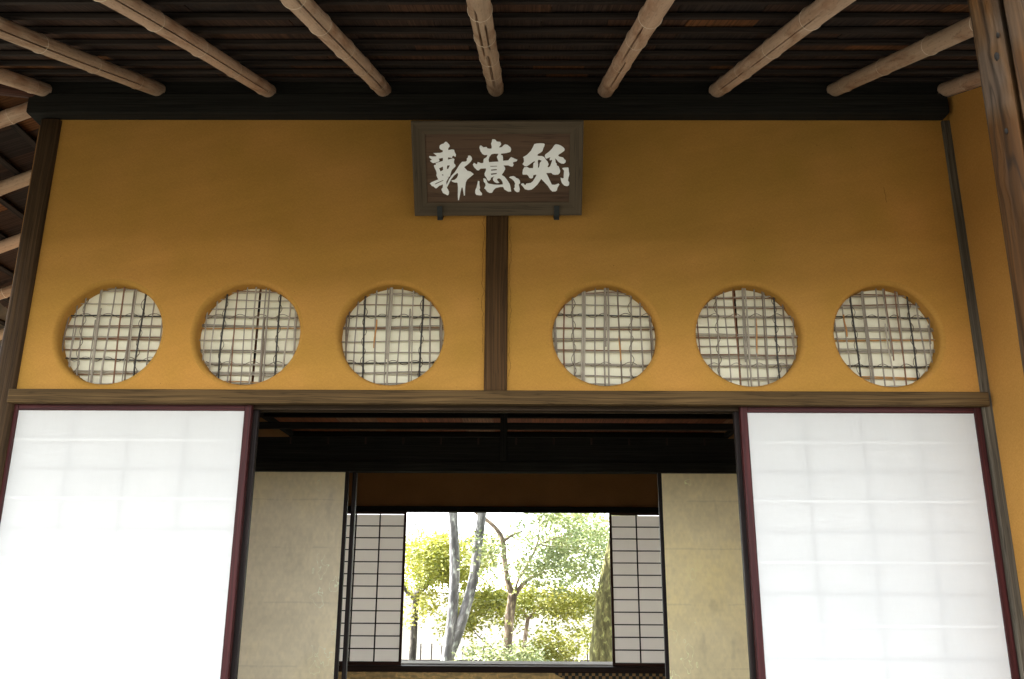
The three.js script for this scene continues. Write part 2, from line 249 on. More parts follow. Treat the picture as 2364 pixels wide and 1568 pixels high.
// ---------------------------------------------------------------- posts and beams of the front
{
  const t = thing('top_beam', 'thick sooty beam along the top of the ochre wall, carrying the rafter ends', 'beam');
  mesh('beam', timber(-2.035, 1.93, 3.532, 3.632, -0.1, 0.062, 0.012), M.soot, t);
  mesh('gap_shade', timber(-1.99, 1.94, 3.634, 3.735, -0.06, 0.050, 0.004), M.soot, t);  // near-black board painting the shade of the gap between rafter ends
}
{
  const pts = []; for (let i = 0; i <= 30; i++) { const y = 3.525 * i / 30; pts.push(V(-1.951 + 0.004 * Math.sin(y * 2.3), y, -0.02 + 0.003 * Math.sin(y * 1.7))); }
  const g = sweep(pts, (t, a) => { const c = Math.abs(Math.cos(a)), s = Math.abs(Math.sin(a)); return 0.043 / Math.pow(c ** 5 + s ** 5, 0.2) * (1 + 0.05 * (fbm(t * 9, a * 2, 64, 64, 2) - 0.5)) * (1.08 - 0.06 * t); }, 28);
  tag(mesh('corner_post', g, M.brownPost = wood(lin(0.12, 0.068, 0.03), 0.62, { bumpScale: 0.003 })), 'weathered brown corner post at the free end of the ochre wall', 'post');
}
tag(mesh('corner_post', timber(1.914, 2.0, 0, 3.53, -0.09, 0.0105, 0.008), M.greyPost = wood(lin(0.19, 0.16, 0.12), 0.75)), 'narrow dark post in the corner where front and side wall meet', 'post');
{
  const g = timber(-0.046, 0.046, 2.322, 3.522, -0.085, 0.018, 0.01);
  tag(mesh('wall_strut', g, wood(lin(0.145, 0.074, 0.026), 0.6, { bumpScale: 0.002 })), 'short brown upright strut between the wall panels below the name board', 'post');
}
tag(mesh('lintel_beam', timber(-1.922, 1.93, 2.2685, 2.324, -0.0035, 0.034, 0.004), M.lintel), 'long planed lintel beam under the ochre wall', 'beam');
{
  const t = thing('door_track', 'grooved dark track under the lintel holding the paper screens', 'track');
  mesh('head', timber(-1.9, 1.9, 2.2855, 2.31, -0.1, -0.004, 0.002), M.darkWood, t);
  for (const [z0, z1] of [[-0.1, -0.086], [-0.051, -0.038]]) mesh('rail', timber(-1.9, 1.9, 2.258, 2.285, z0, z1, 0.002), M.trackWood ??= wood(lin(0.10, 0.065, 0.04), 0.6), t);
}
tag(mesh('door_sill', timber(-1.92, 1.92, 0.42, 0.5, -0.1, 0.05), M.lintel), 'wooden sill under the front paper screens', 'sill');

// ---------------------------------------------------------------- eave: soffit shingles, battens, bamboo rafters
const SL = 0.4158, TH = Math.atan(SL), EY = 3.639 + SL * 0.07;
const frontEave = () => ({ position: V(0, EY, 0), rotation: new THREE.Euler(TH, 0, 0, 'YXZ') });
const sideEave = () => ({ position: V(-1.97, EY, 0), rotation: new THREE.Euler(TH, -Math.PI / 2, 0, 'YXZ') });
function place(o, e) { o.position.copy(e.position); o.rotation.copy(e.rotation); return o; }
const CO = Math.cos(TH), EAVE = 2.06 / CO, PITCH = 0.165 / CO;
function soffit(label, e, xRange, depth = EAVE) { // x range as a function of the horizontal distance d from the wall
  const t = place(thing('eave_soffit', label, 'eave'), e);
  for (let k = 0; k * PITCH < depth - 0.02; k++) {
    const z = 0.075 / CO + k * PITCH, [a, b] = xRange(z * CO);
    mesh('batten', timber(a, b, 0.0325 + rr(-0.001, 0.001), 0.0485, z - 0.015, z + 0.015, 0.003, 0), M.batten, t);
    if (z > 1.75) continue;
    const za = z - 0.01, zb = z + PITCH + 0.012; let x = xRange(za * CO)[0] + rr(-0.1, 0);
    while (x < b) {
      const w = rr(0.13, 0.3), y = 0.050 + rr(0.0005, 0.004), q = rnd();
      const g = plain(x + 0.001, Math.min(x + w, b) - 0.001, -0.003, 0.003, za - (za + zb) / 2, zb - (za + zb) / 2, 2);
      const m = mesh('shingle', g, M.shingles[q < 0.35 ? 0 : q < 0.6 ? 1 : q < 0.78 ? 2 : q < 0.93 ? 3 : 4], t);
      m.position.set(0, y + 0.006, (za + zb) / 2); m.rotation.x = -0.035 + rr(-0.006, 0.006); x += w;
    }
  }
  return t;
}
soffit('dark shingled underside of the front eave on closely spaced battens', frontEave(), d => [-(1.97 + Math.min(d, 1.4)) + 0.01, 2.25]);
soffit('dark shingled underside of the side eave beyond the corner post', sideEave(), d => [-2.9, d - 0.01], 1.4 / CO);

function bambooRafter(e, x, z0, z1, label, group, k, cracks = []) {
  const t = place(thing('bamboo_rafter', label, 'rafter', group), e), R = rr(0.0305, 0.0335), nodes = []; let z = z0 + rr(0.12, 0.3); while (z < z1 - 0.05) { nodes.push(z); z += rr(0.26, 0.40); }
  const angles = []; for (let i = 0; i < 26; i++) angles.push(i / 26 * 2 * Math.PI);
  for (const c of cracks) { const w = c[3] || 0.08; angles.push(c[0] - w, c[0] - w * 0.35, c[0], c[0] + w * 0.35, c[0] + w); } angles.sort((a, b) => a - b);
  const zs = []; for (let q = z0; q < z1; q += 0.035) zs.push(q); for (const n of nodes) zs.push(n - 0.006, n, n + 0.006, n - 0.016, n + 0.016); zs.push(z1); zs.sort((a, b) => a - b);
  const ph = rr(0, 6), pts = zs.map(q => V(x + 0.004 * Math.sin(q * 2 + ph), 0.003 * Math.sin(q * 3 + ph), q));
  const g = sweep(pts, (tt, a, i) => {
    const q = zs[i]; let r = R * (1 - 0.03 * (q - z0) / (z1 - z0));
    for (const n of nodes) { const d = Math.abs(q - n); if (d < 0.03) r += 0.0014 * Math.max(0, 1 - d / 0.012) + 0.001 * (1 - d / 0.03); }
    for (const c of cracks) { const s = Math.sin((q - c[1]) / (c[2] - c[1]) * Math.PI); if (q > c[1] && q < c[2] && Math.abs(a - c[0]) < (c[3] || 0.08) * 0.4) r -= 0.014 * Math.min(1, s * 3); }
    return r;
  }, 26, { angles });
  mesh('culm', g, M.bamboo[k % 3], t);
  for (const n of nodes) {
    const i = zs.indexOf(n), rg = sweep([V(0, 0, -0.0022), V(0, 0, 0), V(0, 0, 0.0022)], (q, a, j) => (j === 1 ? R + 0.0026 : R + 0.0010), 26, { closed: false });
    mesh('node_ring', rg, M.bambooRing, t).position.copy(pts[i]);
  }
  return t;
}
const RX = [-1.972, -1.480, -0.990, -0.500, -0.014, 0.466, 0.942, 1.445, 1.922];
// the direction (angle) that faces down is -90 degrees in the sweep's frame
const DN = 1.5 * Math.PI, CR = { 1: [[DN + 0.95, 0.2, 2.2]], 2: [[DN + 0.9, 0.1, 2.1, 0.07]], 3: [[DN + 0.75, 0.1, 2.1, 0.07]], 4: [[DN + 0.12, 0.3, 0.95, 0.2], [DN - 0.3, 0.9, 1.5, 0.14], [DN + 0.4, 1.0, 1.35, 0.12]], 5: [[DN - 0.2, 0.3, 0.8], [DN - 0.6, 0.8, 1.3]], 6: [[DN - 0.75, 0.2, 0.62, 0.05], [DN - 0.72, 0.7, 1.4, 0.05]], 8: [[DN - 0.5, 0.1, 2.0]] };
const RL = ['bamboo rafter of the front eave springing above the corner post', 'split bamboo rafter above the round window closest to the corner post', 'bamboo rafter with one long crack, above the second window from the corner post', 'cracked bamboo rafter above the round window just before the name board', 'bamboo rafter with several splits, directly above the name board', 'bamboo rafter above the round window just past the name board', 'thick bamboo rafter above the round window with the black slit', 'bamboo rafter above the round window closest to the side wall', 'bamboo rafter lying along the top of the ochre side wall'];
RX.forEach((x, i) => bambooRafter(frontEave(), x, 0.02, EAVE, RL[i], 'bamboo rafters of the front eave', i, CR[i]));
for (const [i, z] of [-0.06, -0.53, -1.02, -1.5, -1.99, -2.47].entries()) bambooRafter(sideEave(), z, 0.02, 1.4 / CO, `${['first', 'second', 'third', 'fourth', 'fifth', 'sixth'][i]} bamboo rafter of the side eave counted from the hip log`, 'bamboo rafters of the side eave', i, i === 0 ? [[DN, 0.2, 1]] : []);
{ // hip log along the diagonal between the two eaves
  const pts = []; for (let i = 0; i <= 14; i++) { const d = 0.03 + 1.37 * i / 14; pts.push(V(-1.97 - d, EY - SL * d + 0.005, d)); }
  tag(mesh('hip_rafter', sweep(pts, (t, a) => 0.042 * (1 + 0.08 * (fbm(t * 6, a, 64, 64, 2) - 0.5)), 14), wood(lin(0.16, 0.07, 0.05), 0.6)), 'reddish log hip rafter running out over the corner post', 'rafter');
}
{ // purlin and eave post carrying the front eave
  const pts = []; for (let i = 0; i <= 40; i++) { const x = -3.3 + 5.8 * i / 40; pts.push(V(x, 2.848 + 0.003 * Math.sin(x * 3), 1.8)); }
  tag(mesh('eave_purlin', sweep(pts, (t, a) => 0.038 * (1 + 0.08 * (fbm(t * 20, a * 2, 64, 64, 2) - 0.5)), 16), M.brownWood), 'round log purlin carrying the outer end of the rafters', 'beam');
  const T_log = tex(512, 1024, (u, v) => { // v runs up the log, u round it
    const w = 0.05 * fbm(u * 3, v * 5, 3, 5, 3), a = fbm((u + w) * 40, v * 3, 40, 3, 3), p = fbm(u * 3, v * 6, 3, 6, 4), c = Math.max(0, 1 - Math.abs(fbm((u + w) * 14, v * 2, 14, 2, 2) - 0.5) * 30);
    const q = Math.max(0, Math.min(1, (p - 0.48) * 5)), lo = [0.34, 0.225, 0.10], hi = [0.39, 0.335, 0.305]; const k = (0.6 + 0.8 * a) * (1 - 0.35 * c) * (0.9 + 0.3 * (fbm(u * 90, v * 9, 90, 9, 2) - 0.5));
    return lo.map((l, i) => (l + (hi[i] - l) * q) * k);
  });
  const kn = [[2.62, 0.45], [2.36, 0.1], [2.5, 0.6], [1.9, 1.2]], pp = [];
  for (let i = 0; i <= 90; i++) { const y = 2.815 * i / 90; pp.push(V(1.114 + 0.006 * Math.sin(y * 2.6 + 1), y, 1.8 + 0.004 * Math.sin(y * 1.9))); }
  const split = 0.86, ang = []; for (let i = 0; i < 40; i++) ang.push(i / 40 * 2 * Math.PI); ang.push(split - 0.07, split - 0.03, split + 0.03, split + 0.07); ang.sort((a, b) => a - b);
  const g = sweep(pp, (t, a, i) => {
    const y = pp[i].y; let r = 0.0685 * (1.06 - 0.05 * t) * (1 + 0.05 * (fbm(t * 14, a * 3, 64, 64, 3) - 0.5)) + 0.0016 * Math.sin(a * 9 + t * 3);
    for (const [ky, ka] of kn) { const d = Math.hypot((y - ky) / 0.05, Math.atan2(Math.sin(a - ka), Math.cos(a - ka)) / 0.45); if (d < 1) r += 0.006 * (1 - d) * (1 - d) * 2; }
    if (Math.abs(a - split) < 0.031) r -= 0.03; return r;
  }, 44, { angles: ang });
  const uv = g.attributes.uv; for (let i = 0; i < uv.count; i++) uv.setXY(i, uv.getY(i) / (2 * Math.PI * 0.0685 * 1.06), uv.getX(i) / 1.4);
  const post = thing('eave_post', 'knotty brown log post with a long split, standing free of the walls', 'post');
  mesh('log', g, matte(lin(0.60, 0.54, 0.42), 0.75, { map: T_log, bumpMap: rep(T_bark, 3, 1), bumpScale: 0.004 }), post);
  for (const [a, y, r] of [[0.5, 2.615, 0.007], [0.62, 2.66, 0.004], [0.42, 2.45, 0.004]]) { const k = mesh('knot', new THREE.SphereGeometry(r, 10, 8), M.darkWood, post); k.position.set(1.114 + 0.006 * Math.sin(y * 2.6 + 1) - 0.071 * Math.cos(a), y, 1.8 + 0.071 * Math.sin(a)); k.scale.set(0.8, 1.6, 0.8); }
  tag(mesh('foundation_stone', new THREE.CylinderGeometry(0.16, 0.2, 0.1, 18), M.stone), 'rounded stone under the free standing log post', 'stone').position.set(1.114, 0.03, 1.8);
}
{ // thatched hip roof above, closing the sky out
  const o = 0.16, E = [[-3.38, 2.08], [4.2, 2.08], [4.2, -6.3], [-3.38, -6.3]], yf = d => EY - SL * d + o;
  const e = E.map(([x, z], i) => [x, yf(i === 0 ? 2.08 : i === 1 ? 2.08 : 1.37), z]), R = [[-0.6, yf(-2.1), -2.1], [1.2, yf(-2.1), -2.1]];
  e[0][1] = yf(2.08); e[3][1] = yf(1.37);
  const quads = [[e[0], e[1], R[1], R[0]], [e[1], e[2], R[1]], [e[2], e[3], R[0], R[1]], [e[3], e[0], R[0]]], pos = [], uv = [];
  for (const f of quads) for (let i = 1; i < f.length - 1; i++) for (const dy of [0, 0.22]) for (const q of (dy ? [f[0], f[i], f[i + 1]] : [f[0], f[i + 1], f[i]])) { pos.push(q[0], q[1] + dy, q[2]); uv.push(q[0], q[2]); }
  for (let i = 0; i < 4; i++) { const a = e[i], b = e[(i + 1) % 4]; for (const q of [a, b, [b[0], b[1] + 0.22, b[2]], a, [b[0], b[1] + 0.22, b[2]], [a[0], a[1] + 0.22, a[2]]]) { pos.push(...q); uv.push(q[0] + q[2], q[1]); } }
  const g = new THREE.BufferGeometry(); g.setAttribute('position', new THREE.Float32BufferAttribute(pos, 3)); g.setAttribute('uv', new THREE.Float32BufferAttribute(uv, 2)); g.computeVertexNormals();
  tag(mesh('thatched_roof', g, M.roof), 'low thatched hip roof covering the whole teahouse', 'roof');
}

// ---------------------------------------------------------------- round lattice windows
const reedVar = [0, 1, 2, 3].map(() => { const a = rr(0, 6), b = rr(0, 6), k1 = rr(0.5, 1.1), k2 = rr(0.3, 0.7), pts = []; for (let i = 0; i <= 10; i++) { const t = i / 10; pts.push(V(k1 * Math.sin(t * 4 + a), t - 0.5, k2 * Math.sin(t * 6 + b))); } const pos = [], idx = []; for (const p of pts) for (let k = 0; k < 6; k++) pos.push(p.x + Math.cos(k * Math.PI / 3), p.y, p.z + Math.sin(k * Math.PI / 3)); for (let i = 0; i < 10; i++) for (let k = 0; k < 6; k++) { const a = i * 6 + k, c = i * 6 + (k + 1) % 6; idx.push(a, a + 6, c, c, a + 6, c + 6); } const g = new THREE.BufferGeometry(); g.setAttribute('position', new THREE.Float32BufferAttribute(pos, 3)); g.setIndex(idx); g.computeVertexNormals(); return g; });
function reed(parent, horizontal, c, half, r, z, mat, name = 'reed') {
  const m = mesh(name, reedVar[Math.floor(rnd() * 4)], mat, parent); m.scale.set(r, half * 2, r);
  if (horizontal) { m.rotation.z = Math.PI / 2 + rr(-0.012, 0.012); m.position.set(rr(-0.004, 0.004), c, z); } else { m.rotation.z = rr(-0.012, 0.012); m.position.set(c, rr(-0.004, 0.004), z); }
  return m;
}
function cord(parent, horizontal, c, half, z, pitch, r) {
  const pts = [], n = Math.ceil(half * 2 / pitch * 12), ph = rr(0, 6); for (let i = 0; i <= n; i++) { const s = -half + 2 * half * i / n, a = s / pitch * 2 * Math.PI + ph, o = r * Math.sin(a), d = 0.0055 * Math.cos(a); pts.push(horizontal ? V(s, c + o, z + d) : V(c + o, s, z + d)); }
  return mesh('cord', sweep(pts, () => 0.0014, 4), M.cord, parent);
}
function latticeWindow(i, label, verts, hors, gapAt, gapRow) {
  const t = thing('round_lattice_window', label, 'window', 'round lattice windows in the ochre wall', V(WINX[i], WINY, 0)), R = RW + 0.006, zv = -0.047, zh = -0.0535;
  // backing paper: one or two leaves
  const leaf = (a, b, z) => { const s = new THREE.Shape(), n = 40, q = RW + 0.003, P = []; for (let k = 0; k <= n; k++) { const an = k / n * 2 * Math.PI; P.push([Math.max(a, Math.min(b, q * Math.cos(an))), q * Math.sin(an)]); } P.forEach(([x, y], k) => k ? s.lineTo(x, y) : s.moveTo(x, y)); const g = new THREE.ShapeGeometry(s); mesh('backing_paper', g, M.paperOld, t).position.z = z; };
  if (gapAt == null) leaf(-1, 1, -0.0695); else { leaf(-1, gapAt * RW - 0.0045, -0.0695); leaf(gapAt * RW + 0.0045, 1, -0.072); }
  for (const [u, n, kind] of verts) {
    const x = u * RW, half = Math.sqrt(Math.max(0.0004, R * R - x * x));
    if (kind === 'd' || kind === 'w') { reed(t, false, x, half, kind === 'd' ? 0.0038 : 0.0036, zv, kind === 'd' ? M.reedDark : M.reeds[0]); cord(t, false, x, half - 0.01, zv, rr(0.08, 0.1), 0.009); }
    else for (let k = 0; k < n; k++) { const dx = (k - (n - 1) / 2) * 0.0052, cut = n > 1 && rnd() < 0.35 ? rr(0.55, 0.8) : 1; const m = reed(t, false, x + dx, half * cut, rr(0.0026, 0.0037), zv + rr(0, 0.002), M.reeds[rnd() < 0.55 ? 0 : rnd() < 0.5 ? 1 : rnd() < 0.6 ? 2 : 3]); if (kind === 'o') { const hh = half * rr(0.25, 0.4); reed(t, false, x, hh, 0.0034, zv + 0.004, M.reeds[4]).position.y = rr(-0.4, 0.6) * (half - hh); } if (cut < 1) m.position.y += (rnd() < 0.5 ? 1 : -1) * half * (1 - cut); }
  }
  for (const [v, n, kind] of hors) {
    const y = v * RW, half = Math.sqrt(Math.max(0.0004, R * R - y * y));
    if (kind === 't' || kind === 'l') { reed(t, true, y, half, 0.0031, zh, kind === 't' ? M.reedDark : M.reeds[1]); if (kind === 'l') reed(t, true, y - 0.0052, half, 0.0022, zh, M.reeds[0]); cord(t, true, y, half - 0.01, zv - 0.002, rr(0.085, 0.1), 0.009); }
    else for (let k = 0; k < n; k++) reed(t, true, y + (k - (n - 1) / 2) * 0.0058, half, rr(0.0019, 0.0028), zh - rr(0, 0.002), M.reeds[rnd() < 0.45 ? 1 : rnd() < 0.6 ? 0 : rnd() < 0.6 ? 3 : 4]);
  }
  if (gapRow != null) reed(t, true, gapRow * RW, Math.sqrt(R * R - (gapRow * RW) ** 2), 0.0018, -0.06, M.reedDark);  // near-black reed put in place of a dark gap in the paper
}
latticeWindow(0, 'round lattice window closest to the dark corner post', [[-0.945, 1], [-0.78, 2], [-0.63, 1, 'w'], [-0.35, 4], [-0.12, 2], [0.095, 1], [0.31, 3], [0.5, 1, 'd'], [0.71, 1], [0.92, 1]], [[0.945, 2], [0.66, 1], [0.41, 1, 't'], [0.195, 2], [-0.04, 3], [-0.28, 1], [-0.47, 1, 't'], [-0.73, 3], [-0.96, 2]]);
latticeWindow(1, 'round lattice window with a dark slit, second from the corner post', [[-0.88, 1], [-0.72, 1], [-0.54, 1, 'd'], [-0.33, 2], [-0.12, 1], [0.045, 1], [0.275, 4], [0.53, 1, 'd'], [0.71, 1], [0.87, 2]], [[0.91, 2], [0.74, 1], [0.57, 1], [0.40, 1, 'l'], [0.19, 3], [-0.06, 1], [-0.30, 2], [-0.55, 1, 'l'], [-0.74, 3], [-0.92, 2]], 0.085);
latticeWindow(2, 'round lattice window beside the centre strut, on the corner post side', [[-0.89, 2], [-0.72, 1], [-0.56, 1, 'd'], [-0.34, 1, 'o'], [-0.10, 4], [0.13, 1], [0.35, 3], [0.55, 1, 'd'], [0.72, 1], [0.93, 2]], [[0.87, 2], [0.65, 1], [0.41, 1, 't'], [0.18, 3], [-0.085, 1], [-0.31, 1], [-0.52, 1, 't'], [-0.72, 2], [-0.94, 2]]);
latticeWindow(3, 'round lattice window beside the centre strut, on the side wall side', [[-0.94, 2], [-0.77, 1], [-0.59, 1, 'w'], [-0.40, 3], [-0.17, 1], [0.05, 4], [0.30, 1, 'o'], [0.52, 1, 'w'], [0.72, 1], [0.91, 2]], [[0.89, 3], [0.65, 1], [0.44, 1, 't'], [0.19, 2], [-0.04, 2], [-0.27, 2], [-0.54, 1, 'l'], [-0.77, 1], [-0.94, 2]]);
latticeWindow(4, 'round lattice window with a black slit, between the strut and side wall', [[-0.92, 1], [-0.71, 1], [-0.55, 1, 'w'], [-0.37, 1], [-0.19, 1], [0.0, 4], [0.19, 1, 'o'], [0.37, 2], [0.58, 1, 'd'], [0.74, 1], [0.90, 2]], [[0.82, 2], [0.62, 2], [0.44, 1, 'l'], [0.035, 3], [-0.17, 1], [-0.37, 3], [-0.55, 1, 'l'], [-0.81, 2]], -0.145, 0.23);
latticeWindow(5, 'round lattice window closest to the ochre side wall', [[-0.89, 1], [-0.715, 1, 'o'], [-0.535, 1, 'd'], [-0.31, 3], [-0.06, 1], [0.11, 3], [0.34, 2], [0.555, 1, 'd'], [0.73, 1], [0.89, 2]], [[0.865, 2], [0.65, 3], [0.42, 1, 't'], [0.18, 3], [-0.03, 2], [-0.25, 3], [-0.56, 1, 't'], [-0.79, 2], [-0.95, 1]]);

// ---------------------------------------------------------------- name board
{
  const HH = 0.3834, W2 = 0.3465, H2 = HH / 2, t = thing('name_board', 'tilted brown wooden name board with three white characters', 'sign', null, V(0.004, 3.216, 0.16));
  t.rotation.x = THREE.MathUtils.degToRad(35.0); t.rotation.order = 'XYZ'; t.rotation.z = 0.005;
  mesh('board', timber(-W2 + 0.01, W2 - 0.01, -H2 + 0.01, H2 - 0.01, -0.03, -0.018, 0.002, 0), M.signWood, t);
  // mitred frame: front face slopes in towards the board
  const F = 0.053, zi = -0.014, zo = 0.0, zb = -0.034;
  const ring = (m, z) => [V(-W2 + m, -H2 + m, z), V(W2 - m, -H2 + m, z), V(W2 - m, H2 - m, z), V(-W2 + m, H2 - m, z)];
  const A = ring(0, zb), B = ring(0, zo - 0.004), C = ring(0.006, zo), D = ring(F, zi), E = ring(F, zb);
  for (let i = 0; i < 4; i++) {
    const j = (i + 1) % 4, q = [A, B, C, D, E].map(r => [r[i], r[j]]), pos = [], k = i % 2 ? 'y' : 'x', l = i % 2 ? 'x' : 'y';
    for (let s = 0; s < 5; s++) { const [a, b] = q[s], [c, d] = q[(s + 1) % 5]; for (const p of [a, b, d, a, d, c]) pos.push(p.x, p.y, p.z); }
    for (const e of [0, 1]) for (let s = 1; s < 4; s++) for (const p of [q[0][e], q[s][e], q[s + 1][e]]) pos.push(p.x, p.y, p.z);
    const g = new THREE.BufferGeometry(); g.setAttribute('position', new THREE.Float32BufferAttribute(pos, 3)); g.computeVertexNormals();
    mesh('frame_rail', grainUV(g, i % 2), M.signFrame, t);
  }
  for (const G of GLYPHS) {
    const path = a => { const P = []; for (let i = 0; i < a.length; i += 2) P.push(new THREE.Vector2(a[i] / 1e4, a[i + 1] / 1e4)); return P; };
    const s = new THREE.Shape(path(G[0])); for (const h of G.slice(1)) s.holes.push(new THREE.Path(path(h)));
    mesh('character', new THREE.ExtrudeGeometry(s, { depth: 0.0022, bevelEnabled: true, bevelThickness: 0.0008, bevelSize: 0.0007, bevelSegments: 1 }), M.white, t).position.z = -0.0175;
  }
  for (const x of [-0.241, 0.242]) { // iron hooks under the board
    const b = thing('iron_hook', x < 0 ? 'black iron hook under the name board, on the corner post side' : 'black iron hook under the name board, on the side wall side', 'hook', 'hooks holding the name board', V(0.004, 3.216, 0.16)); b.rotation.copy(t.rotation);
    mesh('strap', timber(x - 0.011, x + 0.011, -H2 - 0.012, -H2 + 0.042, 0.001, 0.0055, 0.001), M.iron, b);
    mesh('shank', timber(x - 0.011, x + 0.011, -H2 - 0.0165, -H2 - 0.0005, -0.10, 0.0055, 0.001), M.iron, b);
  }
}

// ---------------------------------------------------------------- paper screens
const FLOOR = 0.5, HEAD = 2.276;
function frontScreen(x0, x1, z, label, lac = M.lacquer) {
  const t = thing('paper_screen', label, 'screen', 'front paper screens'), st = 0.028, d0 = z - 0.028, d1 = z;
  for (const [a, b] of [[x0, x0 + st], [x1 - st, x1]]) mesh('stile', timber(a, b, FLOOR, HEAD, d0, d1, 0.003), lac, t);
  mesh('rail', timber(x0 + st, x1 - st, HEAD - 0.030, HEAD - 0.001, d0, d1 - 0.001, 0.003), lac, t);
  mesh('rail', timber(x0 + st, x1 - st, FLOOR, FLOOR + 0.05, d0, d1 - 0.001, 0.003), lac, t);
  const a = x0 + st - 0.002, b = x1 - st + 0.002, zp = z - 0.007, top = HEAD - 0.029;
  const joints = [top]; for (let y = 2.129; y > FLOOR + 0.1; y -= 0.2272) joints.push(y); joints.push(FLOOR + 0.045);
  for (let i = 0; i < joints.length - 1; i++) { // sheets pasted in overlapping courses
    const y1 = joints[i] + (i ? 0.005 : 0), y0 = joints[i + 1] - 0.005, off = i % 2 ? 0.35 : 0.68, xs = [a, a + (b - a) * (off + rr(-0.04, 0.04)), b];
    for (let k = 0; k < 2; k++) {
      const X0 = xs[k] - (k ? 0.003 : 0), X1 = xs[k + 1], g = new THREE.PlaneGeometry(X1 - X0, y1 - y0); g.translate((X0 + X1) / 2, (y0 + y1) / 2, 0);
      const p = g.attributes.position, uv = g.attributes.uv; for (let q = 0; q < p.count; q++) { p.setZ(q, zp + (p.getY(q) > (y0 + y1) / 2 ? 0.0 : 0.0005) + k * 0.0002); uv.setXY(q, p.getX(q) + i * 0.37, p.getY(q)); }
      mesh('paper_sheet', g, M.paper, t);
    }
  }
  for (const y of joints.slice(1, -1)) mesh('paper_joint', new THREE.PlaneGeometry(b - a, 0.006).translate((a + b) / 2, y, zp + 0.0012), M.paper, t);
  for (let k = 1; k < 4; k++) { const x = a + (b - a) * k / 4; mesh('lattice_bar', plain(x - 0.004, x + 0.004, FLOOR + 0.05, HEAD - 0.030, zp - 0.014, zp - 0.0008), M.kumiko, t); }
  for (let y = 2.129; y > FLOOR + 0.1; y -= 0.1136) mesh('lattice_bar', plain(a, b, y - 0.004, y + 0.004, zp - 0.013, zp - 0.001), M.kumiko, t);
}
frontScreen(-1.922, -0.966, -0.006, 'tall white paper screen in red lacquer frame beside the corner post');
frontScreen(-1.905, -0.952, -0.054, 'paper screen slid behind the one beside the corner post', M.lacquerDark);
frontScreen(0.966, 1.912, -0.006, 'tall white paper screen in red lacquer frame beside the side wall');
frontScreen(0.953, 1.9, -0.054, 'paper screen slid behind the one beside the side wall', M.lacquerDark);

function rearScreen(x0, x1, label) { // lattice towards the room, paper beyond
  const t = thing('lattice_screen', label, 'screen', 'garden window screens'), z = -4.9, st = 0.024, y0 = 0.905, y1 = 2.256;
  for (const [a, b] of [[x0, x0 + st], [x1 - st, x1]]) mesh('stile', timber(a, b, y0, y1, z - 0.025, z, 0.003), M.lacquerBrown ??= wood(lin(0.10, 0.04, 0.025), 0.5), t);
  for (const [a, b] of [[y0, y0 + 0.03], [y1 - 0.022, y1]]) mesh('rail', timber(x0 + st, x1 - st, a, b, z - 0.025, z - 0.001, 0.003), M.lacquerBrown, t);
  for (let k = 1; k < 4; k++) { const x = x0 + st + (x1 - x0 - 2 * st) * k / 4; mesh('lattice_bar', plain(x - 0.0055, x + 0.0055, y0 + 0.03, y1 - 0.022, z - 0.02, z - 0.004), M.kumikoDark ??= wood(lin(0.045, 0.025, 0.018), 0.6), t); }
  for (let k = 1; k < 12; k++) { const y = y1 - 0.022 - (y1 - y0 - 0.052) * k / 12; mesh('lattice_bar', plain(x0 + st, x1 - st, y - 0.005, y + 0.005, z - 0.019, z - 0.005), M.kumikoDark, t); }
  const g = new THREE.PlaneGeometry(x1 - x0 - 2 * st, y1 - y0 - 0.05); g.translate((x0 + x1) / 2, (y0 + y1) / 2, z - 0.0215); mesh('paper_sheet', g, M.paperRear, t);
}
rearScreen(-1.90, -0.957, 'latticed paper screen closing the garden window beside the twin trunk tree');
rearScreen(0.937, 1.90, 'latticed paper screen closing the garden window beside the mossy trunk');

// ---------------------------------------------------------------- papered sliding panels between the rooms
const fusumaTex = (s, yel) => tex(1024, 1024, (u, v) => {
  const a = fbm(u * 3 + s, v * 3, 64, 64, 5), b = fbm(u * 8 + s, v * 14, 64, 64, 4), c = fbm(u * 70, v * 70, 128, 128, 2), f = fbm(u * 4, v * 120 + s, 64, 128, 2);
  let k = 0.94 + 0.10 * (a - 0.5) + 0.07 * (b - 0.5) + 0.06 * (c - 0.5) + 0.02 * (f - 0.5), y = 0.10 * Math.max(0, a - 0.5) * 2;
  for (const h of [0.17, 0.36, 0.56, 0.74, 0.9]) { const d = Math.abs(v - h - 0.006 * (b - 0.5)); if (d < 0.004) k -= 0.05 * (1 - d / 0.004) * (b > 0.45 ? 1 : 0.2); }
  const st = fbm(u * 18 + s * 3, v * 9, 64, 64, 3); if (st > 0.66) k -= (st - 0.66) * 0.22;
  const sc = fbm(u * 22 + 5, v * 22 + s, 64, 64, 3), near = u > 0.8 ? 1 : 0.15; if (Math.abs(sc - 0.66) < 0.010 && near * fbm(u * 3, v * 4 + 9 + s, 64, 64, 2) > 0.5) k += 0.16;
  return [k * 1.02, k * (0.96 - 0.2 * y), k * (yel - y)];
});
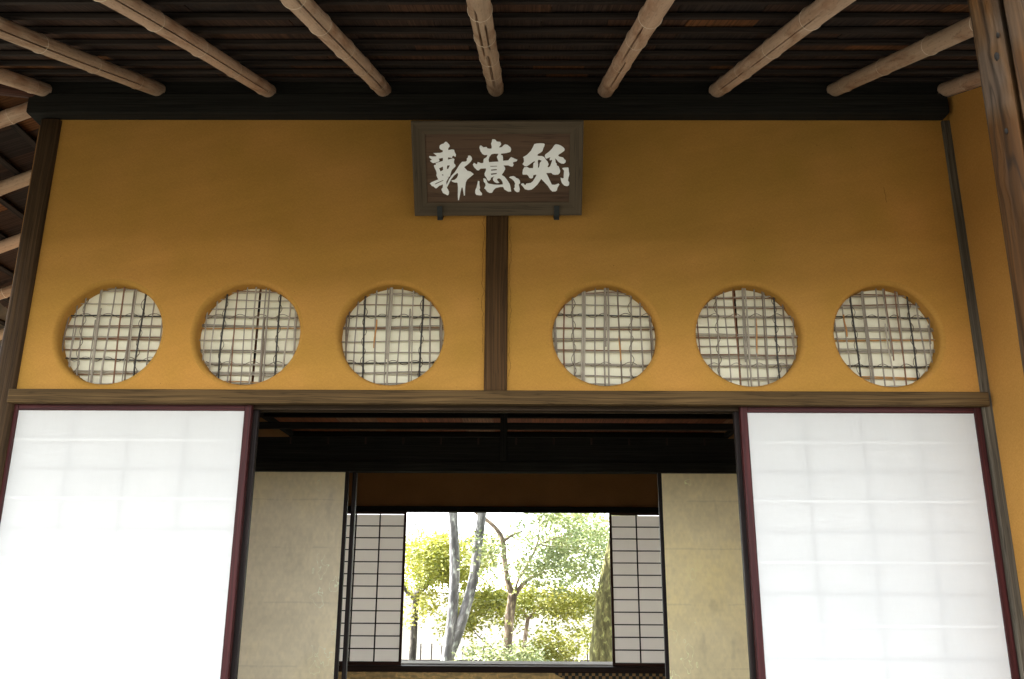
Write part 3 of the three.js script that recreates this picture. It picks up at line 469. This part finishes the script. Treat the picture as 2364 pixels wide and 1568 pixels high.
function slidingPanel(x0, x1, s, label, flip) {
  const t = thing('sliding_panel', label, 'panel', 'papered sliding panels'), z = -1.955, st = 0.022;
  for (const [a, b] of [[x0, x0 + st], [x1 - st, x1]]) mesh('stile', timber(a, b, FLOOR, 2.27, z - 0.024, z + 0.003, 0.003), M.lacquerDark, t);
  const g = new THREE.BoxGeometry(x1 - x0 - 2 * st, 2.252 - FLOOR, 0.018); g.translate((x0 + x1) / 2, (2.252 + FLOOR) / 2, z - 0.011);
  const p = g.attributes.position, uv = g.attributes.uv; for (let q = 0; q < p.count; q++) { let u = (p.getX(q) - x0) / (x1 - x0); if (flip) u = 1 - u; uv.setXY(q, u, (p.getY(q) - FLOOR) / 1.76); }
  mesh('papered_board', g, matte(flip ? lin(0.98, 0.96, 0.92) : lin(0.88, 0.88, 0.88), 0.95, { map: fusumaTex(s, flip ? 0.79 : 0.83) }), t);  // the flipped panel gets a paler, warmer base tint
  mesh('rail', timber(x0 + st, x1 - st, 2.2525, 2.27, z - 0.022, z + 0.002, 0.002), M.lacquerDark, t);
}
slidingPanel(-1.945, -0.945, 1.3, 'stained beige papered panel on the corner post side of the inner opening');
slidingPanel(0.94, 1.945, 7.7, 'yellowish beige papered panel on the side wall side of the inner opening', true);

// ---------------------------------------------------------------- interior timbers and ceiling
tag(mesh('inner_lintel', timber(-1.945, 1.945, 2.256, 2.315, -2.03, -1.93), M.soot), 'dark lintel over the beige sliding panels', 'beam');
tag(mesh('transom_rail', timber(-1.945, 1.945, 2.522, 2.562, -2.0, -1.95), M.soot), 'dark rail across the open transom above the inner lintel', 'beam');
tag(mesh('transom_strut', timber(-0.022, 0.022, 2.317, 2.886, -1.953, -1.93), M.soot), 'dark upright strut in the middle of the open transom', 'post');
tag(mesh('inner_post', timber(-0.925, -0.900, FLOOR, 2.254, -2.01, -1.965, 0.004), M.lacquerDark), 'dark edge of a second panel slid behind the stained beige one', 'panel edge');
{
  const t = thing('transom_board', 'wide dark board above the inner lintel, below the open transom', 'board');
  mesh('board', timber(-1.945, 1.945, 2.317, 2.468, -1.99, -1.955, 0.003), M.soot, t);
  for (let x = -1.78; x < 1.9; x += 0.232) mesh('peg', plain(x - 0.006, x + 0.006, 2.425, 2.466, -1.9545, -1.951), M.shingles[1], t);
}
tag(mesh('window_lintel', timber(-1.945, 1.945, 2.254, 2.305, -4.96, -4.86), M.soot), 'dark lintel over the garden window', 'beam');
tag(mesh('window_sill', timber(-1.945, 1.945, 0.852, 0.904, -4.98, -4.85), M.lacquerSill = wood(lin(0.06, 0.03, 0.02), 0.5)), 'dark sill under the garden window', 'sill');
tag(mesh('outer_ledge', timber(-1.945, 1.945, 0.885, 0.915, -5.3, -4.985), M.greyWood), 'pale weathered ledge outside the garden window', 'ledge');
tag(mesh('bounce_boards', timber(-1.945, 1.945, 0.38, 0.43, -6.1, -5.02, 0.005, 0), M.greyWood), 'added pale boards outside the garden window, bouncing light onto its screens', 'bounce_boards', null, 'structure');  // unseen deck added to bounce sunlight up to the rear screens
{ // wainscot under the sill: gold paper with a slanting field of checked cloth
  const N = 1024, T_w = tex(N, 256, (u, v) => {
    const edge = 1.0 - (u - 0.60) * 5.5, n = fbm(u * 60, v * 16, 64, 16, 3), m = fbm(u * 200, v * 6, 256, 8, 2);
    if (u > 0.60 && v < 1 && v > edge - 0.0) { const cx = Math.floor(u * 3.9 / 0.03), cy = Math.floor(v * 0.36 / 0.03); return (cx + cy) % 2 ? [0.62, 0.48, 0.28] : [0.10, 0.13, 0.12]; }
    const k = 0.82 + 0.4 * (n - 0.5) + 0.15 * (m - 0.5), f = Math.abs(n - 0.55) < 0.03 ? 0.12 : 0; return [k + f, (k + f) * 0.84, (k + f) * 0.55];
  });
  const g = new THREE.BoxGeometry(3.89, 0.352, 0.04); g.translate(0, 0.676, -4.93);
  const p = g.attributes.position, uv = g.attributes.uv; for (let q = 0; q < p.count; q++) uv.setXY(q, (p.getX(q) + 1.945) / 3.89, (p.getY(q) - 0.5) / 0.352);
  tag(mesh('wainscot', g, std(lin(0.9, 0.9, 0.9), 0.7, { map: T_w })), 'gold papered wainscot with checked cloth under the garden window', 'wainscot');
}
{
  const t = thing('ceiling', 'reddish board ceiling with dark battens inside the rooms', 'ceiling'); t.userData.kind = 'structure';
  let x = -1.94; while (x < 1.94) { const w = Math.min(rr(0.16, 0.34), 1.944 - x), q = rnd(); if (w > 0.02) mesh('board', plain(x + 0.001, x + w - 0.001, 2.9 + rr(0, 0.004), 2.915, -4.9, -0.1, 2), M.ceiling[q < 0.4 ? 0 : q < 0.7 ? 1 : q < 0.86 ? 2 : 3], t); x += w; }
  for (const z of [-0.6, -1.5, -2.43, -3.33, -4.25]) mesh('batten', timber(-1.94, 1.94, 2.852, 2.899, z - 0.022, z + 0.022, 0.004), M.soot, t);
  mesh('batten', timber(-1.945, -1.90, 2.86, 2.899, -4.9, -0.1, 0.004), M.soot, t); mesh('batten', timber(1.90, 1.945, 2.86, 2.899, -4.9, -0.1, 0.004), M.soot, t);
}

// ---------------------------------------------------------------- garden
const leafMat = (c, tr) => new THREE.MeshPhysicalMaterial({ color: 0xffffff, vertexColors: true, roughness: 0.75, transmission: tr, thickness: 0, side: THREE.DoubleSide });
M.leaf = leafMat(null, 0.45);
function foliage(clumps, size, tint, parent, name = 'crown') { // clumps: [centre, rx, ry, rz, count]
  const pos = [], col = [], nor = V(), a = V(), b = V(), c = V(), q = new THREE.Quaternion(), e = new THREE.Euler();
  for (const [o, rx, ry, rz, n] of clumps) {
    const ck = rr(0.85, 1.2), hue = rr(0, 0.6);
    for (let i = 0; i < n; i++) {
      const u = Math.pow(rnd(), 0.45), th = rr(0, 6.283), w = rr(-1, 1), s = Math.sqrt(1 - w * w);
      c.set(o.x + rx * u * s * Math.cos(th), o.y + ry * u * w, o.z + rz * u * s * Math.sin(th));
      e.set(rr(-0.8, 0.8), rr(0, 6.283), rr(-0.8, 0.8)); q.setFromEuler(e);
      const L = size * rr(0.7, 1.3), W = L * rr(0.26, 0.38), P = [[-L / 2, 0, 0], [0, 0.05 * L, W], [L / 2, 0, 0], [0, 0.05 * L, -W]].map(p => V(...p).applyQuaternion(q).add(c));
      const k = ck * rr(0.85, 1.15), tone = hue + rr(0, 0.3), C = [tint[0] * (1 + 0.7 * tone) * k, tint[1] * (1 + 0.25 * tone) * k, tint[2] * k]; // leaf to leaf and spray to spray the green varies at random
      for (const t of [0, 1, 2, 0, 2, 3]) { pos.push(P[t].x, P[t].y, P[t].z); col.push(...C); }
    }
  }
  const g = new THREE.BufferGeometry(); g.setAttribute('position', new THREE.Float32BufferAttribute(pos, 3)); g.setAttribute('color', new THREE.Float32BufferAttribute(col, 3)); g.computeVertexNormals();
  return mesh(name, g, M.leaf, parent);
}
function limb(px, z, w0, w1, n = 24) { // px: [u, v, dz] nodes; widths in metres
  const P = px.map(([u, v, dz]) => pix(u, v, z + (dz || 0))), pts = curve(P, n), ph = rr(0, 9);
  return sweep(pts, (t, a) => (w0 + (w1 - w0) * t) / 2 * (1 + 0.16 * (fbm(t * 7 + ph, a * 1.2, 64, 64, 3) - 0.5)), 14);
}
const ground0 = (p, z) => pix(p[0], p[1], z); // a trunk's foot: straight down to the soil
function trunk(px, z, w0, w1, n = 30) {
  const P = px.map(([u, v, dz]) => pix(u, v, z + (dz || 0))), b = P[0].clone(), d = P[0].clone().sub(P[1]); b.addScaledVector(d, 0.25); b.y = -0.05; b.x = P[0].x + THREE.MathUtils.clamp(d.x / Math.max(0.05, -d.y) * P[0].y, -0.25, 0.25); b.z = P[0].z; P.unshift(b);
  const pts = curve(P, n), ph = rr(0, 9);
  return sweep(pts, (t, a) => (w0 + (w1 - w0) * t + 0.25 * w0 * Math.pow(1 - t, 10)) / 2 * (1 + 0.16 * (fbm(t * 8 + ph, a * 1.2, 64, 64, 3) - 0.5)), 18);
}
function clumpsIn(list, z, depth) { // list: [u0, u1, v0, v1, clumps, leaves]
  const out = []; for (const [u0, u1, v0, v1, n, m] of list) for (let i = 0; i < n; i++) { const r = rr(0.14, 0.36); out.push([pix(rr(u0, u1), rr(v0, v1), z + rr(-depth, depth)), r * 1.2, r * 0.62, r * 1.2, Math.round(m * 1.9)]); } return out;
}
function tree(label, z, mat, trunkGeo, limbs, clumps, leaf, tint) {
  const t = thing('garden_tree', label, 'tree', 'trees seen through the garden window');
  mesh('trunk', trunkGeo, mat, t); for (const l of limbs) mesh('limb', l, mat, t);
  if (clumps.length) foliage(clumps, leaf, tint, t);
  return t;
}
const YG = [0.25, 0.30, 0.05], DG = [0.10, 0.16, 0.05], BG = [0.22, 0.30, 0.14];
{ // twin trunk
  const z = -7.6;
  tree('pale grey tree with twin trunks forking low beyond the window', z, M.bark, trunk([[1030, 1535], [1036, 1490], [1046, 1400], [1050, 1300], [1046, 1184], [1048, 1060]], z, 0.15, 0.105, 36),
    [limb([[1034, 1520], [1052, 1475], [1072, 1415], [1092, 1340], [1103, 1260], [1113, 1184], [1122, 1060]], z - 0.02, 0.135, 0.105, 30)],
    clumpsIn([[960, 1230, 850, 1120, 40, 110]], z - 0.3, 1.2), 0.056, YG);
}
{ // dark crooked tree
  const z = -9.6;
  tree('crooked dark trunk tree with a leafy spray of small leaves', z, M.barkDark, trunk([[951, 1535], [955, 1470], [957, 1420], [962, 1368]], z, 0.11, 0.095),
    [limb([[960, 1375], [985, 1350], [1000, 1320], [1020, 1300], [1052, 1290], [1090, 1282]], z, 0.08, 0.03), limb([[958, 1385], [935, 1360], [915, 1300], [905, 1240]], z, 0.06, 0.025), limb([[995, 1335], [1030, 1345], [1060, 1352]], z, 0.025, 0.012), limb([[930, 1290], [960, 1272], [968, 1240], [950, 1190]], z, 0.03, 0.018), limb([[962, 1268], [985, 1235], [990, 1190]], z, 0.025, 0.012)],
    clumpsIn([[935, 1060, 1238, 1335, 46, 60], [1000, 1120, 1250, 1345, 40, 60], [935, 990, 1330, 1440, 14, 45], [1030, 1130, 1345, 1450, 16, 45]], z, 0.8), 0.056, YG);
}
{ // forked tan tree
  const z = -8.3;
  tree('tan trunk tree forking into spreading limbs over the shrubs', z, M.barkTan, trunk([[1168, 1535], [1172, 1480], [1177, 1420], [1184, 1372]], z, 0.125, 0.115),
    [limb([[1186, 1385], [1172, 1340], [1164, 1290], [1160, 1245], [1140, 1215], [1108, 1190], [1085, 1170]], z, 0.085, 0.045), limb([[1162, 1250], [1185, 1235], [1210, 1225]], z, 0.045, 0.02), limb([[1188, 1375], [1205, 1352], [1225, 1335], [1260, 1320]], z, 0.07, 0.025), limb([[1188, 1372], [1196, 1340], [1225, 1290], [1243, 1245], [1245, 1190]], z, 0.035, 0.018), limb([[1240, 1260], [1290, 1240], [1350, 1225], [1400, 1200]], z, 0.024, 0.01), limb([[1250, 1260], [1320, 1265], [1370, 1275]], z, 0.02, 0.008)],
    clumpsIn([[1200, 1330, 1185, 1330, 40, 45], [1230, 1410, 1180, 1260, 40, 45], [1260, 1410, 1240, 1330, 34, 45], [1110, 1150, 1230, 1330, 10, 40], [1230, 1400, 1320, 1370, 16, 35]], z, 1.1), 0.05, BG);
}
{ // low forked sapling
  const z = -8.9;
  tree('slim low tree with a flat layered spread of yellow green leaves', z, M.barkTan, trunk([[1208, 1535], [1213, 1470], [1219, 1425]], z, 0.06, 0.05),
    [limb([[1219, 1430], [1240, 1408], [1275, 1392], [1320, 1385]], z, 0.035, 0.012), limb([[1218, 1428], [1208, 1412], [1195, 1402]], z, 0.03, 0.012), limb([[1250, 1405], [1310, 1405], [1350, 1408]], z, 0.02, 0.008)],
    clumpsIn([[1195, 1390, 1368, 1418, 40, 50], [1205, 1320, 1350, 1390, 14, 45], [1110, 1200, 1390, 1450, 10, 40]], z, 0.6), 0.052, YG);
}
{ // mossy trunk
  const z = -6.9;
  tree('thick leaning trunk covered in green moss beside the window screen', z, M.barkMoss, trunk([[1394, 1540], [1397, 1480], [1404, 1400], [1416, 1330], [1436, 1240], [1460, 1100]], z, 0.34, 0.27, 30), [limb([[1398, 1440], [1388, 1400], [1384, 1366]], z + 0.05, 0.14, 0.10, 10)], clumpsIn([[1430, 1600, 850, 1050, 24, 100]], z, 1.2), 0.056, DG);
}
function shrub(label, z, list, leaf, tint, stems) {
  const t = thing('garden_shrub', label, 'shrub', 'shrubs below the garden window');
  for (const s of stems) mesh('stem', limb(s, z, 0.022, 0.008, 12), M.barkDark, t);
  foliage(clumpsIn(list, z, 0.3), leaf, tint, t, 'leaves');
}
shrub('leafy shrub at the foot of the tan forked tree', -7.7, [[1075, 1230, 1508, 1560, 20, 45], [1085, 1135, 1490, 1515, 4, 30]], 0.05, BG, [[[1140, 1600], [1120, 1540], [1090, 1500]], [[1160, 1600], [1165, 1540], [1170, 1490]], [[1180, 1600], [1200, 1540], [1215, 1500]]]);
shrub('open yellow green shrub beside the mossy trunk', -9.4, [[1235, 1360, 1460, 1545, 22, 60], [1260, 1370, 1435, 1470, 5, 40]], 0.05, YG, [[[1280, 1600], [1270, 1540], [1250, 1490]], [[1290, 1600], [1305, 1540], [1330, 1490]], [[1285, 1600], [1290, 1530], [1290, 1460]]]);
shrub('drooping leafy branch between the twin trunk and tan tree', -9.2, [[1060, 1130, 1395, 1440, 10, 60], [1080, 1165, 1360, 1400, 12, 70], [1030, 1080, 1440, 1475, 5, 50]], 0.05, YG, [[[1160, 1560], [1140, 1500], [1105, 1470], [1085, 1440], [1080, 1390]], [[1090, 1460], [1070, 1440], [1050, 1450]]]);
{ // thin bamboo fence
  const t = thing('bamboo_fence', 'thin bamboo fence of slim uprights and rails beyond the trees', 'fence'), z = -13.5;
  for (let u = 900; u < 1420; u += 24) { const p = pix(u, 1490 + rr(-8, 8), z); mesh('picket', sweep([V(p.x, 0, z), V(p.x + rr(-0.01, 0.01), p.y, z)], () => 0.011, 6), M.kumikoDark, t); }
  for (const v of [1524, 1560]) { const a = pix(880, v, z), b = pix(1440, v + 2, z); mesh('rail', sweep([V(a.x, a.y, z + 0.02), V(b.x, b.y, z + 0.02)], () => 0.012, 6), M.kumikoDark, t); }
}
renderer.render(scene, camera);
